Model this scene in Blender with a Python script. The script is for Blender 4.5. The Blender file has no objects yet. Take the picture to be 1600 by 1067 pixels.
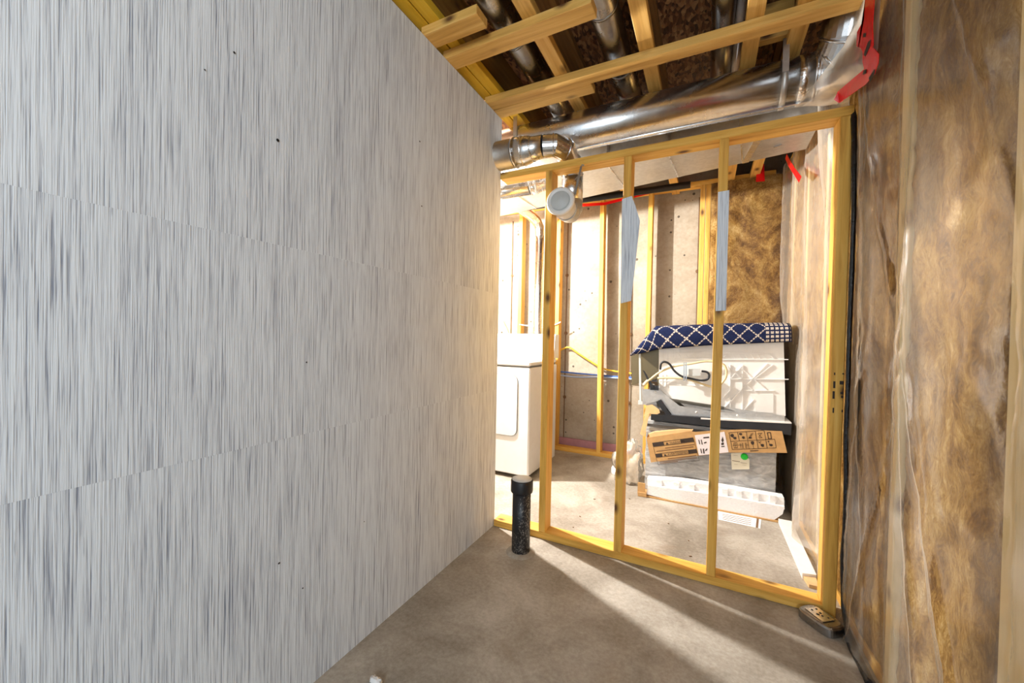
import bpy, bmesh, math, random
from mathutils import Vector, Matrix, noise
random.seed(7)
S = bpy.context.scene
COL = S.collection
PI = math.pi

# ------------------------------------------------------------------ camera, world, lights, exposure
CAM_H, F_PX, YAW, PITCH, ROLL = 1.11, 604.3552, .4635, .0133, .0199
_r = Vector((math.cos(YAW), math.sin(YAW), 0)); _f = Vector((-math.sin(YAW), math.cos(YAW), 0)); _u = Vector((0, 0, 1))
_f, _u = _f*math.cos(PITCH) - _u*math.sin(PITCH), _u*math.cos(PITCH) + _f*math.sin(PITCH)
_r, _u = _r*math.cos(ROLL) + _u*math.sin(ROLL), _u*math.cos(ROLL) - _r*math.sin(ROLL)
CAM = Vector((0, 0, CAM_H))
cd = bpy.data.cameras.new('camera'); cd.sensor_width = 36; cd.lens = F_PX/1600*36; cd.clip_start = .02
co = bpy.data.objects.new('camera', cd); COL.objects.link(co)
co.matrix_world = Matrix(((_r.x, _u.x, -_f.x, 0), (_r.y, _u.y, -_f.y, 0), (_r.z, _u.z, -_f.z, CAM_H), (0, 0, 0, 1)))
S.camera = co

W = bpy.data.worlds.new('world'); S.world = W; W.use_nodes = True
W.node_tree.nodes['Background'].inputs[0].default_value = (.74, .87, 1.0, 1)
W.node_tree.nodes['Background'].inputs[1].default_value = 1.4

def lamp(name, kind, loc, power, color, size=.1, aim=None, size_y=None):
    l = bpy.data.lights.new(name, kind); l.energy = power; l.color = color
    if kind == 'POINT': l.shadow_soft_size = size
    if kind == 'AREA':
        l.shape = 'RECTANGLE'; l.size = size; l.size_y = size_y or size
    o = bpy.data.objects.new(name, l); COL.objects.link(o); o.location = loc
    if aim: o.rotation_euler = (Vector(aim) - Vector(loc)).to_track_quat('-Z', 'Y').to_euler()
    return o
lamp('laundry_bulb', 'POINT', (-1.85, 2.352, 2.06), 460, (1, .97, .935), .025)
lamp('rear_fill_area', 'AREA', (.42, -1.9, 1.45), 48, (.82, .92, 1.0), 1.1, (-.9, .9, 1.25), .8)  # cool area fill added unseen behind the camera, aimed to brighten the papered wall
lamp('near_fill_point', 'POINT', (-.2, -.5, 1.95), 9, (1, .97, .92), .12)  # added point fill without a fixture, lifts stud fronts, joists and near floor

S.view_settings.view_transform = 'Standard'; S.view_settings.look = 'None'
S.view_settings.exposure = 0.0; S.view_settings.gamma = 1; S.view_settings.use_curve_mapping = False

# ------------------------------------------------------------------ helpers
def on(u, v, ax, val):
    """point of the plane ax=val seen at reference pixel (u, v)"""
    d = _f + _r*((u-800)/F_PX) - _u*((v-533.5)/F_PX)
    i = 'xyz'.index(ax)
    return CAM + d*((val - CAM[i])/d[i])

class MB:
    def __init__(s):
        s.bm = bmesh.new(); s.smooth = False
    def box(s, x0, x1, y0, y1, z0, z1, bev=0.0):
        t = bmesh.new()
        vs = [t.verts.new((x, y, z)) for x in (x0, x1) for y in (y0, y1) for z in (z0, z1)]
        for f in ((0,1,3,2), (4,6,7,5), (0,4,5,1), (2,3,7,6), (0,2,6,4), (1,5,7,3)):
            t.faces.new([vs[i] for i in f])
        if bev: bmesh.ops.bevel(t, geom=t.edges[:], offset=bev, segments=1, affect='EDGES')
        s.merge(t); return s
    def merge(s, t, M=None):
        if M is not None: bmesh.ops.transform(t, matrix=M, verts=t.verts)
        bmesh.ops.recalc_face_normals(t, faces=t.faces)
        mp = {v: s.bm.verts.new(v.co) for v in t.verts}
        for f in t.faces:
            try:
                n = s.bm.faces.new([mp[v] for v in f.verts]); n.smooth = f.smooth
            except ValueError: pass
        t.free()
    def bar(s, p0, p1, w, h, up=(0, 0, 1), bev=0.0):
        p0, p1 = Vector(p0), Vector(p1); d = (p1-p0); L = d.length; d.normalize()
        upv = Vector(up); a = d.cross(upv).normalized(); b = a.cross(d).normalized()
        t = MB(); t.box(0, L, -w/2, w/2, -h/2, h/2, bev)
        M = Matrix(((d.x, a.x, b.x, p0.x), (d.y, a.y, b.y, p0.y), (d.z, a.z, b.z, p0.z), (0, 0, 0, 1)))
        s.merge(t.bm, M); return s
    def tube(s, pts, r, n=16, cap=True, smooth=True):
        pts = [Vector(p) for p in pts]; R = r if isinstance(r, (list, tuple)) else [r]*len(pts)
        t = bmesh.new(); rings = []; prev = None
        for i, p in enumerate(pts):
            a = pts[max(i-1, 0)]; b = pts[min(i+1, len(pts)-1)]
            d = (b-a).normalized()
            if prev is None:
                x = d.cross(Vector((0, 0, 1)))
                if x.length < 1e-3: x = d.cross(Vector((1, 0, 0)))
            else: x = prev - d*prev.dot(d)
            x.normalize(); prev = x; y = d.cross(x)
            rings.append([t.verts.new(p + (x*math.cos(2*PI*k/n) + y*math.sin(2*PI*k/n))*R[i]) for k in range(n)])
        for A, B in zip(rings, rings[1:]):
            for k in range(n):
                f = t.faces.new((A[k], A[(k+1) % n], B[(k+1) % n], B[k])); f.smooth = smooth
        if cap:
            t.faces.new(rings[0]); t.faces.new(rings[-1])
        s.merge(t); return s
    def lathe(s, prof, base=(0, 0, 0), axis=(0, 0, 1), n=28, smooth=True):
        ax = Vector(axis).normalized(); x = ax.orthogonal().normalized(); y = ax.cross(x); b = Vector(base)
        t = bmesh.new(); rings = []
        for r, h in prof:
            if r < 1e-6: rings.append([t.verts.new(b+ax*h)])
            else: rings.append([t.verts.new(b+ax*h+(x*math.cos(2*PI*k/n)+y*math.sin(2*PI*k/n))*r) for k in range(n)])
        for A, B in zip(rings, rings[1:]):
            for k in range(n):
                k2 = (k+1) % n
                if len(A) == 1 and len(B) == 1: continue
                vs = (A[0], B[k2], B[k]) if len(A) == 1 else (A[k], A[k2], B[0]) if len(B) == 1 else (A[k], A[k2], B[k2], B[k])
                f = t.faces.new(vs); f.smooth = smooth
        s.merge(t); return s
    def prism(s, pts, d):
        """polygon of points extruded along vector d"""
        t = bmesh.new(); d = Vector(d)
        a = [t.verts.new(Vector(p)) for p in pts]; b = [t.verts.new(Vector(p)+d) for p in pts]
        t.faces.new(a); t.faces.new(b[::-1])
        for i in range(len(a)):
            j = (i+1) % len(a); t.faces.new((a[i], a[j], b[j], b[i]))
        bmesh.ops.triangulate(t, faces=[f for f in t.faces if len(f.verts) > 4])
        s.merge(t); return s
    def ppoly(s, px, ax, val, th):
        pts = [on(u, v, ax, val) for u, v in px]
        return s.prism(pts, (th, 0, 0) if ax == 'x' else (0, th, 0) if ax == 'y' else (0, 0, th))
    def grid(s, fn, nu, nv, smooth=True, closed=False):
        t = s.bm; V = [[t.verts.new(fn(i/nu, j/nv)) for j in range(nv+1)] for i in range(nu+1)]
        for i in range(nu):
            for j in range(nv):
                f = t.faces.new((V[i][j], V[i+1][j], V[i+1][j+1], V[i][j+1])); f.smooth = smooth
        return s
    def text(s, txt, size, origin, xd, yd, off=.0006):
        c = bpy.data.curves.new('t', 'FONT'); c.body = txt; c.size = size
        o = bpy.data.objects.new('t', c); COL.objects.link(o); bpy.context.view_layer.update()
        me = bpy.data.meshes.new_from_object(o.evaluated_get(bpy.context.evaluated_depsgraph_get()))
        xd, yd = Vector(xd).normalized(), Vector(yd).normalized(); zd = xd.cross(yd); p = Vector(origin) + zd*off
        M = Matrix(((xd.x, yd.x, zd.x, p.x), (xd.y, yd.y, zd.y, p.y), (xd.z, yd.z, zd.z, p.z), (0, 0, 0, 1)))
        me.transform(M); s.bm.from_mesh(me)
        bpy.data.objects.remove(o); bpy.data.curves.remove(c); bpy.data.meshes.remove(me)
        return s
    def build(s, name, mat, parent=None, kind=None, label=None, uv=None, bevel=0):
        me = bpy.data.meshes.new(name)
        org = origin_of(parent) if parent else Vector((0, 0, 0))
        bmesh.ops.translate(s.bm, vec=-org, verts=s.bm.verts)
        s.bm.to_mesh(me); s.bm.free(); me.materials.append(mat)
        o = bpy.data.objects.new(name, me); COL.objects.link(o)
        if parent: o.parent = parent
        if kind: o['kind'] = kind
        if label: o['label'] = label
        return o
def origin_of(o):
    v = Vector((0, 0, 0))
    while o: v += o.location; o = o.parent
    return v
def thing(name, label, cat, loc=(0, 0, 0), group=None):
    o = bpy.data.objects.new(name, None); COL.objects.link(o); o.location = loc; o.empty_display_size = .05
    o['label'] = label; o['category'] = cat
    if group: o['group'] = group
    return o
def solo(mb, name, mat, label, cat, group=None):
    # one-mesh thing with its origin at its base
    bb = [v.co.copy() for v in mb.bm.verts]
    b = Vector((sum(v.x for v in bb)/len(bb), sum(v.y for v in bb)/len(bb), min(v.z for v in bb)))
    bmesh.ops.translate(mb.bm, vec=-b, verts=mb.bm.verts)
    o = mb.build(name, mat); o.location = b
    o['label'] = label; o['category'] = cat
    if group: o['group'] = group
    return o

# ------------------------------------------------------------------ materials
class NT:
    def __init__(s, name):
        s.m = bpy.data.materials.new(name); s.m.use_nodes = True; s.t = s.m.node_tree; s.t.nodes.clear()
        s.out = s.n('ShaderNodeOutputMaterial')
    def n(s, typ, **kw):
        nd = s.t.nodes.new(typ)
        for k, v in kw.items():
            if k.startswith('i_'):
                key = k[2:]; key = int(key) if key.isdigit() else key.replace('_', ' ')
                nd.inputs[key].default_value = v
            else: setattr(nd, k, v)
        return nd
    def l(s, a, b): s.t.links.new(a, b)
    def coords(s, scale=(1, 1, 1), rand=True, rot=(0, 0, 0)):
        tc = s.n('ShaderNodeTexCoord'); mp = s.n('ShaderNodeMapping'); mp.inputs['Scale'].default_value = scale; mp.inputs['Rotation'].default_value = rot
        if rand:
            oi = s.n('ShaderNodeObjectInfo'); ad = s.n('ShaderNodeVectorMath', operation='MULTIPLY_ADD')
            mu = s.n('ShaderNodeCombineXYZ')
            for k in range(3): s.l(oi.outputs['Random'], mu.inputs[k])
            ad.inputs[1].default_value = (7.3, 5.1, 9.7)
            s.l(mu.outputs[0], ad.inputs[0]); s.l(tc.outputs['Object'], ad.inputs[2]); s.l(ad.outputs[0], mp.inputs['Vector'])
        else: s.l(tc.outputs['Object'], mp.inputs['Vector'])
        return mp.outputs[0]
    def noise(s, vec, scale, detail=4, rough=.55, dist=0):
        k = s.n('ShaderNodeTexNoise'); k.inputs['Scale'].default_value = scale; k.inputs['Detail'].default_value = detail
        k.inputs['Roughness'].default_value = rough; k.inputs['Distortion'].default_value = dist
        s.l(vec, k.inputs['Vector']); return k.outputs['Fac']
    def ramp(s, fac, stops):
        r = s.n('ShaderNodeValToRGB'); e = r.color_ramp.elements
        while len(e) < len(stops): e.new(.5)
        for el, (p, c) in zip(e, stops):
            el.position = p; el.color = (*c, 1) if len(c) == 3 else c
        s.l(fac, r.inputs[0]); return r.outputs[0]
    def mix(s, fac, a, b, mode='MIX'):
        m = s.n('ShaderNodeMix', data_type='RGBA', blend_type=mode)
        for sock, v in ((m.inputs[0], fac), (m.inputs[6], a), (m.inputs[7], b)):
            if isinstance(v, (int, float)): sock.default_value = v
            elif isinstance(v, tuple): sock.default_value = (*v, 1) if len(v) == 3 else v
            else: s.l(v, sock)
        return m.outputs[2]
    def math(s, op, a, b=0.0, c=0.0):
        m = s.n('ShaderNodeMath', operation=op)
        for i, v in enumerate((a, b, c)):
            if isinstance(v, (int, float)): m.inputs[i].default_value = v
            else: s.l(v, m.inputs[i])
        return m.outputs[0]
    def bump(s, h, strength=.3, dist=.01):
        b = s.n('ShaderNodeBump'); b.inputs['Strength'].default_value = strength; b.inputs['Distance'].default_value = dist
        s.l(h, b.inputs['Height']); return b.outputs[0]
    def principled(s, color, rough=.6, metal=0.0, normal=None, spec=.5, **kw):
        p = s.n('ShaderNodeBsdfPrincipled')
        for key, v in (('Base Color', color), ('Roughness', rough), ('Metallic', metal), ('Specular IOR Level', spec), *kw.items()):
            if isinstance(v, tuple): p.inputs[key].default_value = (*v, 1) if len(v) == 3 else v
            elif isinstance(v, (int, float)): p.inputs[key].default_value = v
            else: s.l(v, p.inputs[key])
        if normal is not None: s.l(normal, p.inputs['Normal'])
        s.l(p.outputs[0], s.out.inputs[0]); return p

def wood(name, axis, c0, c1, c2, knots=True, rough=.62):
    t = NT(name)
    g = [14, 14, 14]; g['xyz'.index(axis)] = .8
    v = t.coords(tuple(g)); v2 = t.coords((1, 1, 1))
    grain = t.noise(v, 3.0, 6, .6, .6)
    col = t.ramp(grain, [(.28, c0), (.5, c1), (.72, c2)])
    big = t.noise(v2, 2.5, 3)
    col = t.mix(t.math('MULTIPLY', big, .35), col, tuple(x*.75 for x in c1))
    if knots:
        k = [9, 9, 9]; k['xyz'.index(axis)] = 4.5
        vo = t.n('ShaderNodeTexVoronoi'); vo.inputs['Scale'].default_value = 1.0
        t.l(t.coords(tuple(k)), vo.inputs['Vector'])
        kn = t.ramp(vo.outputs['Distance'], [(.06, (1, 1, 1)), (.14, (.35, .35, .35)), (.2, (0, 0, 0))])
        col = t.mix(kn, col, (.12, .05, .015))
    t.principled(col, rough, normal=t.bump(grain, .15, .004), spec=.35)
    return t.m
PINE = ((.50, .225, .030), (.77, .43, .080), (.88, .57, .15))
M = {}
for a in 'xyz': M['pine_'+a] = wood('pine_'+a, a, *PINE)
for a in 'xy': M['board_'+a] = wood('board_'+a, a, (.50, .25, .05), (.72, .41, .10), (.84, .55, .18))
M['pine_pale'] = wood('pale_pine', 'z', (.74, .57, .28), (.88, .72, .40), (.92, .80, .50))
M['yellow'] = wood('yellow_lumber', 'y', (.62, .36, .02), (.78, .47, .03), (.82, .56, .06), knots=False)
M['ply'] = wood('brown_plywood', 'y', (.17, .075, .012), (.24, .115, .022), (.30, .155, .035))
M['web'] = wood('web_board', 'y', (.14, .06, .015), (.26, .12, .03), (.34, .17, .05), knots=False)

def osb():
    t = NT('osb'); v = t.coords((80, 34, 30), False); w = t.coords((9, 9, 9), False)
    d = t.n('ShaderNodeVectorMath', operation='MULTIPLY_ADD'); nn = t.n('ShaderNodeTexNoise'); nn.inputs['Scale'].default_value = 1.2
    t.l(w, nn.inputs['Vector']); t.l(nn.outputs['Color'], d.inputs[0]); d.inputs[1].default_value = (2.4, 2.4, 2.4); t.l(v, d.inputs[2])
    vo = t.n('ShaderNodeTexVoronoi'); vo.inputs['Scale'].default_value = 1.0; t.l(d.outputs[0], vo.inputs['Vector'])
    sep = t.n('ShaderNodeSeparateColor'); t.l(vo.outputs['Color'], sep.inputs[0])
    col = t.ramp(sep.outputs[0], [(.0, (.05, .018, .008)), (.35, (.14, .052, .018)), (.65, (.26, .11, .038)), (1, (.42, .22, .09))])
    t.principled(col, .55, normal=t.bump(vo.outputs['Distance'], .4, .01))
    return t.m
M['osb'] = osb()

def concrete(name, c0, c1, c2, pits=0.0, scale=1.0, rough=.75, stain=None):
    t = NT(name); v = t.coords((1, 1, 1), False)
    a = t.noise(v, 1.6*scale, 8, .62, .4); b = t.noise(v, 42*scale, 4, .7)
    f = t.math('ADD', t.math('MULTIPLY', a, .72), t.math('MULTIPLY', b, .28))
    col = t.ramp(f, [(.36, c0), (.5, c1), (.64, c2)])
    if stain:
        st = t.ramp(t.noise(v, 3.1, 5, .6, .8), [(.58, (0, 0, 0)), (.74, (1, 1, 1))]); col = t.mix(t.math('MULTIPLY', st, .5), col, stain)
    h = t.math('MULTIPLY', b, .3)
    if pits:
        vo = t.n('ShaderNodeTexVoronoi'); vo.inputs['Scale'].default_value = 17; t.l(v, vo.inputs['Vector'])
        sep = t.n('ShaderNodeSeparateColor'); t.l(vo.outputs['Color'], sep.inputs[0])
        th = t.math('MULTIPLY', t.math('POWER', sep.outputs[0], 3.0), .22)
        pit = t.math('MULTIPLY', t.math('LESS_THAN', vo.outputs['Distance'], th), pits)
        col = t.mix(pit, col, tuple(x*.22 for x in c0)); h = t.math('SUBTRACT', h, pit)
    t.principled(col, rough, normal=t.bump(h, .35, .006), spec=.3)
    return t.m
M['floor'] = concrete('floor_concrete', (.205, .175, .135), (.35, .31, .255), (.51, .47, .405), 0, 1.5, .55, (.19, .13, .075))
M['concrete'] = concrete('wall_concrete', (.25, .205, .15), (.35, .30, .23), (.44, .39, .315), .9, 1.0, .85)

def galv(name, base, r0, r1, scale=7, bump=.06):
    t = NT(name); v = t.coords((1, 1, 1))
    n1 = t.noise(v, scale, 4, .6); vo = t.n('ShaderNodeTexVoronoi'); vo.inputs['Scale'].default_value = 60; t.l(v, vo.inputs['Vector'])
    sep = t.n('ShaderNodeSeparateColor'); t.l(vo.outputs['Color'], sep.inputs[0])
    f = t.math('ADD', t.math('MULTIPLY', n1, .6), t.math('MULTIPLY', sep.outputs[0], .25))
    col = t.ramp(f, [(.2, tuple(x*.78 for x in base)), (.7, base)])
    t.principled(col, t.math('MULTIPLY_ADD', n1, r1-r0, r0), 1.0, normal=t.bump(n1, bump, .01))
    return t.m
M['galv'] = galv('galvanized_steel', (.76, .76, .76), .20, .34, 7, .02)
M['galv_dull'] = galv('dull_galvanized_steel', (.60, .585, .55), .35, .6)
M['galv_dark'] = galv('dark_steel_pipe', (.42, .42, .42), .18, .4)
M['foil'] = galv('foil_tape', (.85, .82, .78), .12, .3, 40, .6)

def plain(name, col, rough=.5, metal=0.0, vary=.12, scale=20, bump=0.0, spec=.5, **kw):
    t = NT(name); v = t.coords((1, 1, 1)); n1 = t.noise(v, scale, 4)
    c = t.ramp(n1, [(.3, tuple(x*(1-vary) for x in col)), (.7, tuple(min(1, x*(1+vary*.5)) for x in col))])
    t.principled(c, rough, metal, normal=t.bump(n1, bump, .01) if bump else None, spec=spec, **kw)
    return t.m
M['white_enamel'] = plain('white_enamel', (.70, .70, .69), .22, vary=.03)
M['white_plastic'] = plain('white_plastic', (.80, .78, .74), .4, vary=.05)
M['offwhite'] = plain('offwhite_plastic', (.74, .72, .68), .4, vary=.05)
M['vent_grey'] = plain('pale_grey_plastic', (.55, .57, .56), .5, vary=.06)
M['black'] = plain('black_plastic', (.012, .012, .014), .45, vary=.3)
M['sealant'] = plain('black_sealant', (.01, .01, .011), .25, vary=.3, bump=.5, scale=60)
M['seam'] = plain('dark_seam', (.09, .09, .09), .6)
M['panel_brown'] = plain('brown_metal_panel', (.15, .12, .065), .35, .4, vary=.15, scale=6)
M['cream_hose'] = plain('cream_hose', (.74, .60, .34), .45, vary=.1)
M['cardboard'] = plain('cardboard', (.50, .29, .11), .8, vary=.12, scale=30)
M['card_pale'] = plain('pale_cardboard_edge', (.72, .47, .22), .85)
M['ink'] = plain('black_ink', (.035, .02, .012), .7, vary=.2)
M['ink_soft'] = plain('soft_brown_ink', (.17, .09, .04), .8, vary=.2)
M['paper'] = plain('white_paper', (.80, .78, .76), .8, vary=.04)
M['label_pink'] = plain('pale_label', (.76, .70, .70), .7, vary=.04)
M['cream_card'] = plain('cream_card', (.80, .76, .60), .7, vary=.04)
M['green'] = plain('green_sticker', (.01, .62, .04), .5, vary=.06)
M['foam'] = plain('white_foam', (.84, .83, .82), .7, vary=.06, scale=80, bump=.3)
M['trim_white'] = plain('white_trim', (.82, .80, .77), .45, vary=.05)
M['pvc'] = plain('white_pvc', (.60, .60, .64), .4, vary=.08)
M['yellow_wire'] = plain('yellow_wire', (.80, .52, .03), .4)
M['blue_wire'] = plain('blue_wire', (.06, .16, .55), .4)
M['lightblue_wire'] = plain('pale_blue_wire', (.35, .48, .75), .4)
M['white_wire'] = plain('white_wire', (.75, .73, .68), .5)
M['grey_wire'] = plain('grey_wire', (.22, .21, .2), .5)
M['pink'] = plain('pink_foam_board', (.40, .20, .24), .8)
M['grey_strap'] = plain('grey_strap', (.10, .095, .09), .5, vary=.3)

def abs_pipe():
    t = NT('scuffed_black_pipe'); v = t.coords((1, 1, .6), False)
    n1 = t.noise(v, 150, 3, .7); n2 = t.noise(v, 7, 2)
    tc = t.n('ShaderNodeTexCoord'); sp = t.n('ShaderNodeSeparateXYZ'); t.l(tc.outputs['Object'], sp.inputs[0])
    side = t.math('MULTIPLY', t.math('ADD', sp.outputs[0], .01), 8.0)
    low = t.math('MULTIPLY', t.math('SUBTRACT', .13, sp.outputs[2]), 4.0)
    amt = t.math('MAXIMUM', side, low)
    f = t.math('ADD', t.math('ADD', t.math('MULTIPLY', n1, .8), t.math('MULTIPLY', n2, .25)), t.math('MINIMUM', amt, .12))
    col = t.ramp(f, [(.68, (.013, .013, .016)), (.74, (.28, .26, .23)), (.84, (.48, .45, .40))])
    t.principled(col, .42)
    return t.m
M['abs'] = abs_pipe()

def grasscloth(ax='y'):
    t = NT('grasscloth_wallpaper_'+ax)
    def cc(q): return t.coords(q if ax == 'y' else (q[1], 1, q[2]))
    v1 = cc((1, 380, 5)); v2 = cc((1, 800, 14)); v3 = cc((1, 11, .9)); v4 = cc((1, 240, 7))
    a = t.noise(v1, 1, 2, .5, .15); b = t.noise(v2, 1, 2, .6); c = t.noise(v3, 1, 3); d = t.noise(v4, 1, 3, .6, .2)
    f = t.math('ADD', t.math('ADD', t.math('MULTIPLY', a, .58), t.math('MULTIPLY', b, .27)), t.math('MULTIPLY', c, .15))
    col = t.ramp(f, [(.34, (.20, .23, .30)), (.41, (.43, .46, .52)), (.46, (.63, .67, .72)), (.55, (.77, .82, .87))])
    dark = t.ramp(d, [(.27, (1, 1, 1)), (.35, (0, 0, 0))])
    col = t.mix(t.math('MULTIPLY', dark, .55), col, (.14, .15, .20))
    t.principled(col, .78, normal=t.bump(f, .5, .004), spec=.25)
    return t.m
M['grasscloth'] = grasscloth(); M['grasscloth_x'] = grasscloth('x')

def batt():
    t = NT('glass_fibre_batt'); v = t.coords((1, 1, 1)); vs = t.coords((1, 1.6, .8))
    a = t.noise(vs, 3.0, 9, .68, 2.2); b = t.noise(vs, 17, 9, .75, 4.5); c = t.noise(v, 220, 3, .7)
    f = t.math('ADD', t.math('ADD', t.math('MULTIPLY', a, .55), t.math('MULTIPLY', b, .35)), t.math('MULTIPLY', c, .10))
    col = t.ramp(f, [(.38, (.060, .025, .006)), (.45, (.175, .084, .018)), (.51, (.31, .175, .045)), (.57, (.46, .30, .105)), (.65, (.70, .55, .29))])
    t.principled(col, .95, normal=t.bump(f, .7, .02), spec=.1)
    return t.m
M['batt'] = batt()

def film(name, white, gloss, rough=.16, tint=(.97, .95, .91)):
    t = NT(name); v = t.coords((1, 1, .45), False)
    tr = t.n('ShaderNodeBsdfTransparent'); tr.inputs[0].default_value = (*tint, 1)
    bp = t.bump(t.noise(v, 24, 4,   .6, 1.2), .09, .01)
    df = t.n('ShaderNodeBsdfDiffuse'); df.inputs[0].default_value = (.86, .79, .68, 1)
    tl = t.n('ShaderNodeBsdfTranslucent'); tl.inputs[0].default_value = (.86, .79, .68, 1)
    gl = t.n('ShaderNodeBsdfAnisotropic'); gl.inputs['Roughness'].default_value = rough; t.l(bp, gl.inputs['Normal'])
    m0 = t.n('ShaderNodeMixShader'); m0.inputs[0].default_value = .4; t.l(df.outputs[0], m0.inputs[1]); t.l(tl.outputs[0], m0.inputs[2])
    m1 = t.n('ShaderNodeMixShader'); t.l(tr.outputs[0], m1.inputs[1]); t.l(m0.outputs[0], m1.inputs[2])
    cloud = t.ramp(t.noise(v, 4.5, 4, .6, .8), [(.4, (white*.55,)*3), (.65, (white*1.7,)*3)])
    fc = t.n('ShaderNodeLayerWeight'); fc.inputs[0].default_value = .5
    t.l(t.math('MULTIPLY_ADD', t.math('POWER', fc.outputs['Facing'], 3.0), .55, cloud), m1.inputs[0])
    lw = t.n('ShaderNodeLayerWeight'); lw.inputs[0].default_value = .22; t.l(bp, lw.inputs['Normal'])
    fr = t.math('MULTIPLY', lw.outputs['Fresnel'], gloss)
    m2 = t.n('ShaderNodeMixShader'); t.l(fr, m2.inputs[0]); t.l(m1.outputs[0], m2.inputs[1]); t.l(gl.outputs[0], m2.inputs[2])
    t.l(m2.outputs[0], t.out.inputs[0]); return t.m
M['film'] = film('clear_plastic_film', .038, .22, .24)
M['film_hazy'] = film('hazy_plastic_film', .20, .40, .25); M['film_milky'] = film('milky_plastic_film', .40, .35, .3, (.95, .90, .80))
M['bag'] = film('white_plastic_bag', .62, .8, .25)

def shrink():
    t = NT('grey_shrink_wrap'); v = t.coords((1, 1, 1), False); vs = t.coords((3, 3, 9), False, (0, .35, 0))
    a = t.noise(vs, 3.5, 5, .6, 1.0); b = t.noise(v, 30, 4, .7, 1)
    col = t.ramp(a, [(.3, (.27, .265, .255)), (.55, (.42, .415, .40)), (.75, (.60, .59, .57))])
    t.principled(col, .28, normal=t.bump(t.math('ADD', a, t.math('MULTIPLY', b, .3)), .5, .02))
    return t.m
M['shrink'] = shrink()

def red_tape():
    t = NT('red_sheathing_tape'); v = t.coords((1, 1.0, 1.0), False)
    n1 = t.noise(v, 26, 3, .6); n2 = t.noise(v, 5, 2)
    col = t.ramp(n2, [(.3, (.68, .006, .008)), (.7, (.88, .012, .014))])
    t.principled(col, .25, normal=t.bump(n1, .4, .01)); return t.m
M['red'] = red_tape()

def rug_mat():
    t = NT('navy_lattice_rug'); uvn = t.n('ShaderNodeUVMap'); sp = t.n('ShaderNodeSeparateXYZ'); t.l(uvn.outputs[0], sp.inputs[0])
    u, w = sp.outputs[0], sp.outputs[1]
    p = t.math('MULTIPLY', t.math('ADD', u, w), 1/.102); q = t.math('MULTIPLY', t.math('SUBTRACT', u, w), 1/.102)
    def line(a, b):
        on_ = t.math('LESS_THAN', t.math('ABSOLUTE', t.math('SUBTRACT', t.math('FRACT', a), .5)), .055)
        dash = t.math('LESS_THAN', t.math('FRACT', t.math('MULTIPLY', b, 4)), .72)
        return t.math('MULTIPLY', on_, dash)
    lat = t.math('MAXIMUM', line(p, q), line(q, p))
    bu = t.math('LESS_THAN', t.math('ABSOLUTE', t.math('SUBTRACT', t.math('FRACT', t.math('MULTIPLY', u, 1/.026)), .5)), .33)
    bw = t.math('LESS_THAN', t.math('ABSOLUTE', t.math('SUBTRACT', t.math('FRACT', t.math('MULTIPLY', w, 1/.028)), .5)), .30)
    chk = t.math('MULTIPLY', bu, bw)
    edge = t.math('GREATER_THAN', u, .86)
    far = t.math('LESS_THAN', u, .995)
    f = t.math('ADD', t.math('MULTIPLY', lat, t.math('SUBTRACT', 1.0, edge)), t.math('MULTIPLY', t.math('MULTIPLY', chk, edge), far))
    tn = t.noise(t.coords((1, 1, 1), False), 260, 2, .7)
    f = t.math('MULTIPLY', f, t.math('GREATER_THAN', tn, .40))
    navy = t.ramp(tn, [(.3, (.006, .008, .028)), (.7, (.018, .028, .085))])
    col = t.mix(f, navy, (.62, .54, .44))
    t.principled(col, .95, normal=t.bump(tn, .6, .006), spec=.1); return t.m
M['rug'] = rug_mat()

# ------------------------------------------------------------------ setting: floor, walls, ceiling
LW = -1.084            # face of the papered wall
FY = 1.972             # front of the partition frame
BW = 3.75              # face of the far concrete wall
m = MB(); m.box(-3.4, .9, -2.6, 4.0, -.12, 0); m.build('floor', M['floor'], kind='structure')
wl = MB().box(-1.20, LW-.004, -1.3, 1.981, 0, 2.362).build('wall_left', M['offwhite'], kind='structure')
zs = [0.0, .80, 1.355, 2.364]
for i, (a, b) in enumerate(zip(zs, zs[1:])):
    th = .0004*(i % 2)
    MB().box(LW-.0045, LW-.0008+th, -1.3, 1.984, a+.0001, b-.0001).build('wallpaper_strip', M['grasscloth'], wl)
MB().box(-1.20, LW-.002, 1.9815, 1.986, 0, 2.362).build('wall_end_board', M['offwhite'], wl)
m = MB()
for u, v, r in ((434, 219, .0045), (366, 82, .003), (656, 221, .0035), (659, 322, .0035), (473, 919, .0025), (436, 880, .003), (320, 109, .002), (479, 566, .0025), (569, 815, .002)):
    p = on(u, v, 'x', LW+.001); m.lathe([(r, 0), (r*.5, .0012), (0, .0014)], p, (1, 0, 0), 8)
m.build('nail_hole', M['black'], wl, kind='stuff')
MB().box(-3.2, LW-.12, 1.90, 1.98, 0, 2.64).build('wall_partition', M['concrete'], kind='structure')
MB().box(-3.3, -3.2, 1.90, 4.0, 0, 2.64).build('wall_laundry_left', M['concrete'], kind='structure')
wb = MB()
wb.grid(lambda a, b: Vector((-3.2+4.0*a, BW + .012*(noise.noise(Vector((a*9, b*2, 0)))), 2.64*b)), 60, 24)
wb.box(-3.2, .9, BW+.03, BW+.2, 0, 2.64)
wb = wb.build('wall_back', M['concrete'], kind='structure')
m = MB()
for u0 in (798, 884, 985, 1088):                    # formwork seams in the concrete
    p = on(u0, 500, 'y', BW-.02); m.box(p.x-.004, p.x+.004, BW-.016, BW-.008, .02, 2.35)
    for z in (.55, 1.15, 1.75): m.lathe([(.018, 0), (.012, .006), (0, .008)], (p.x, BW-.008, z+random.uniform(-.05, .05)), (0, -1, 0), 8)
m.build('form_seam', M['ink_soft'], wb, kind='stuff')
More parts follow.
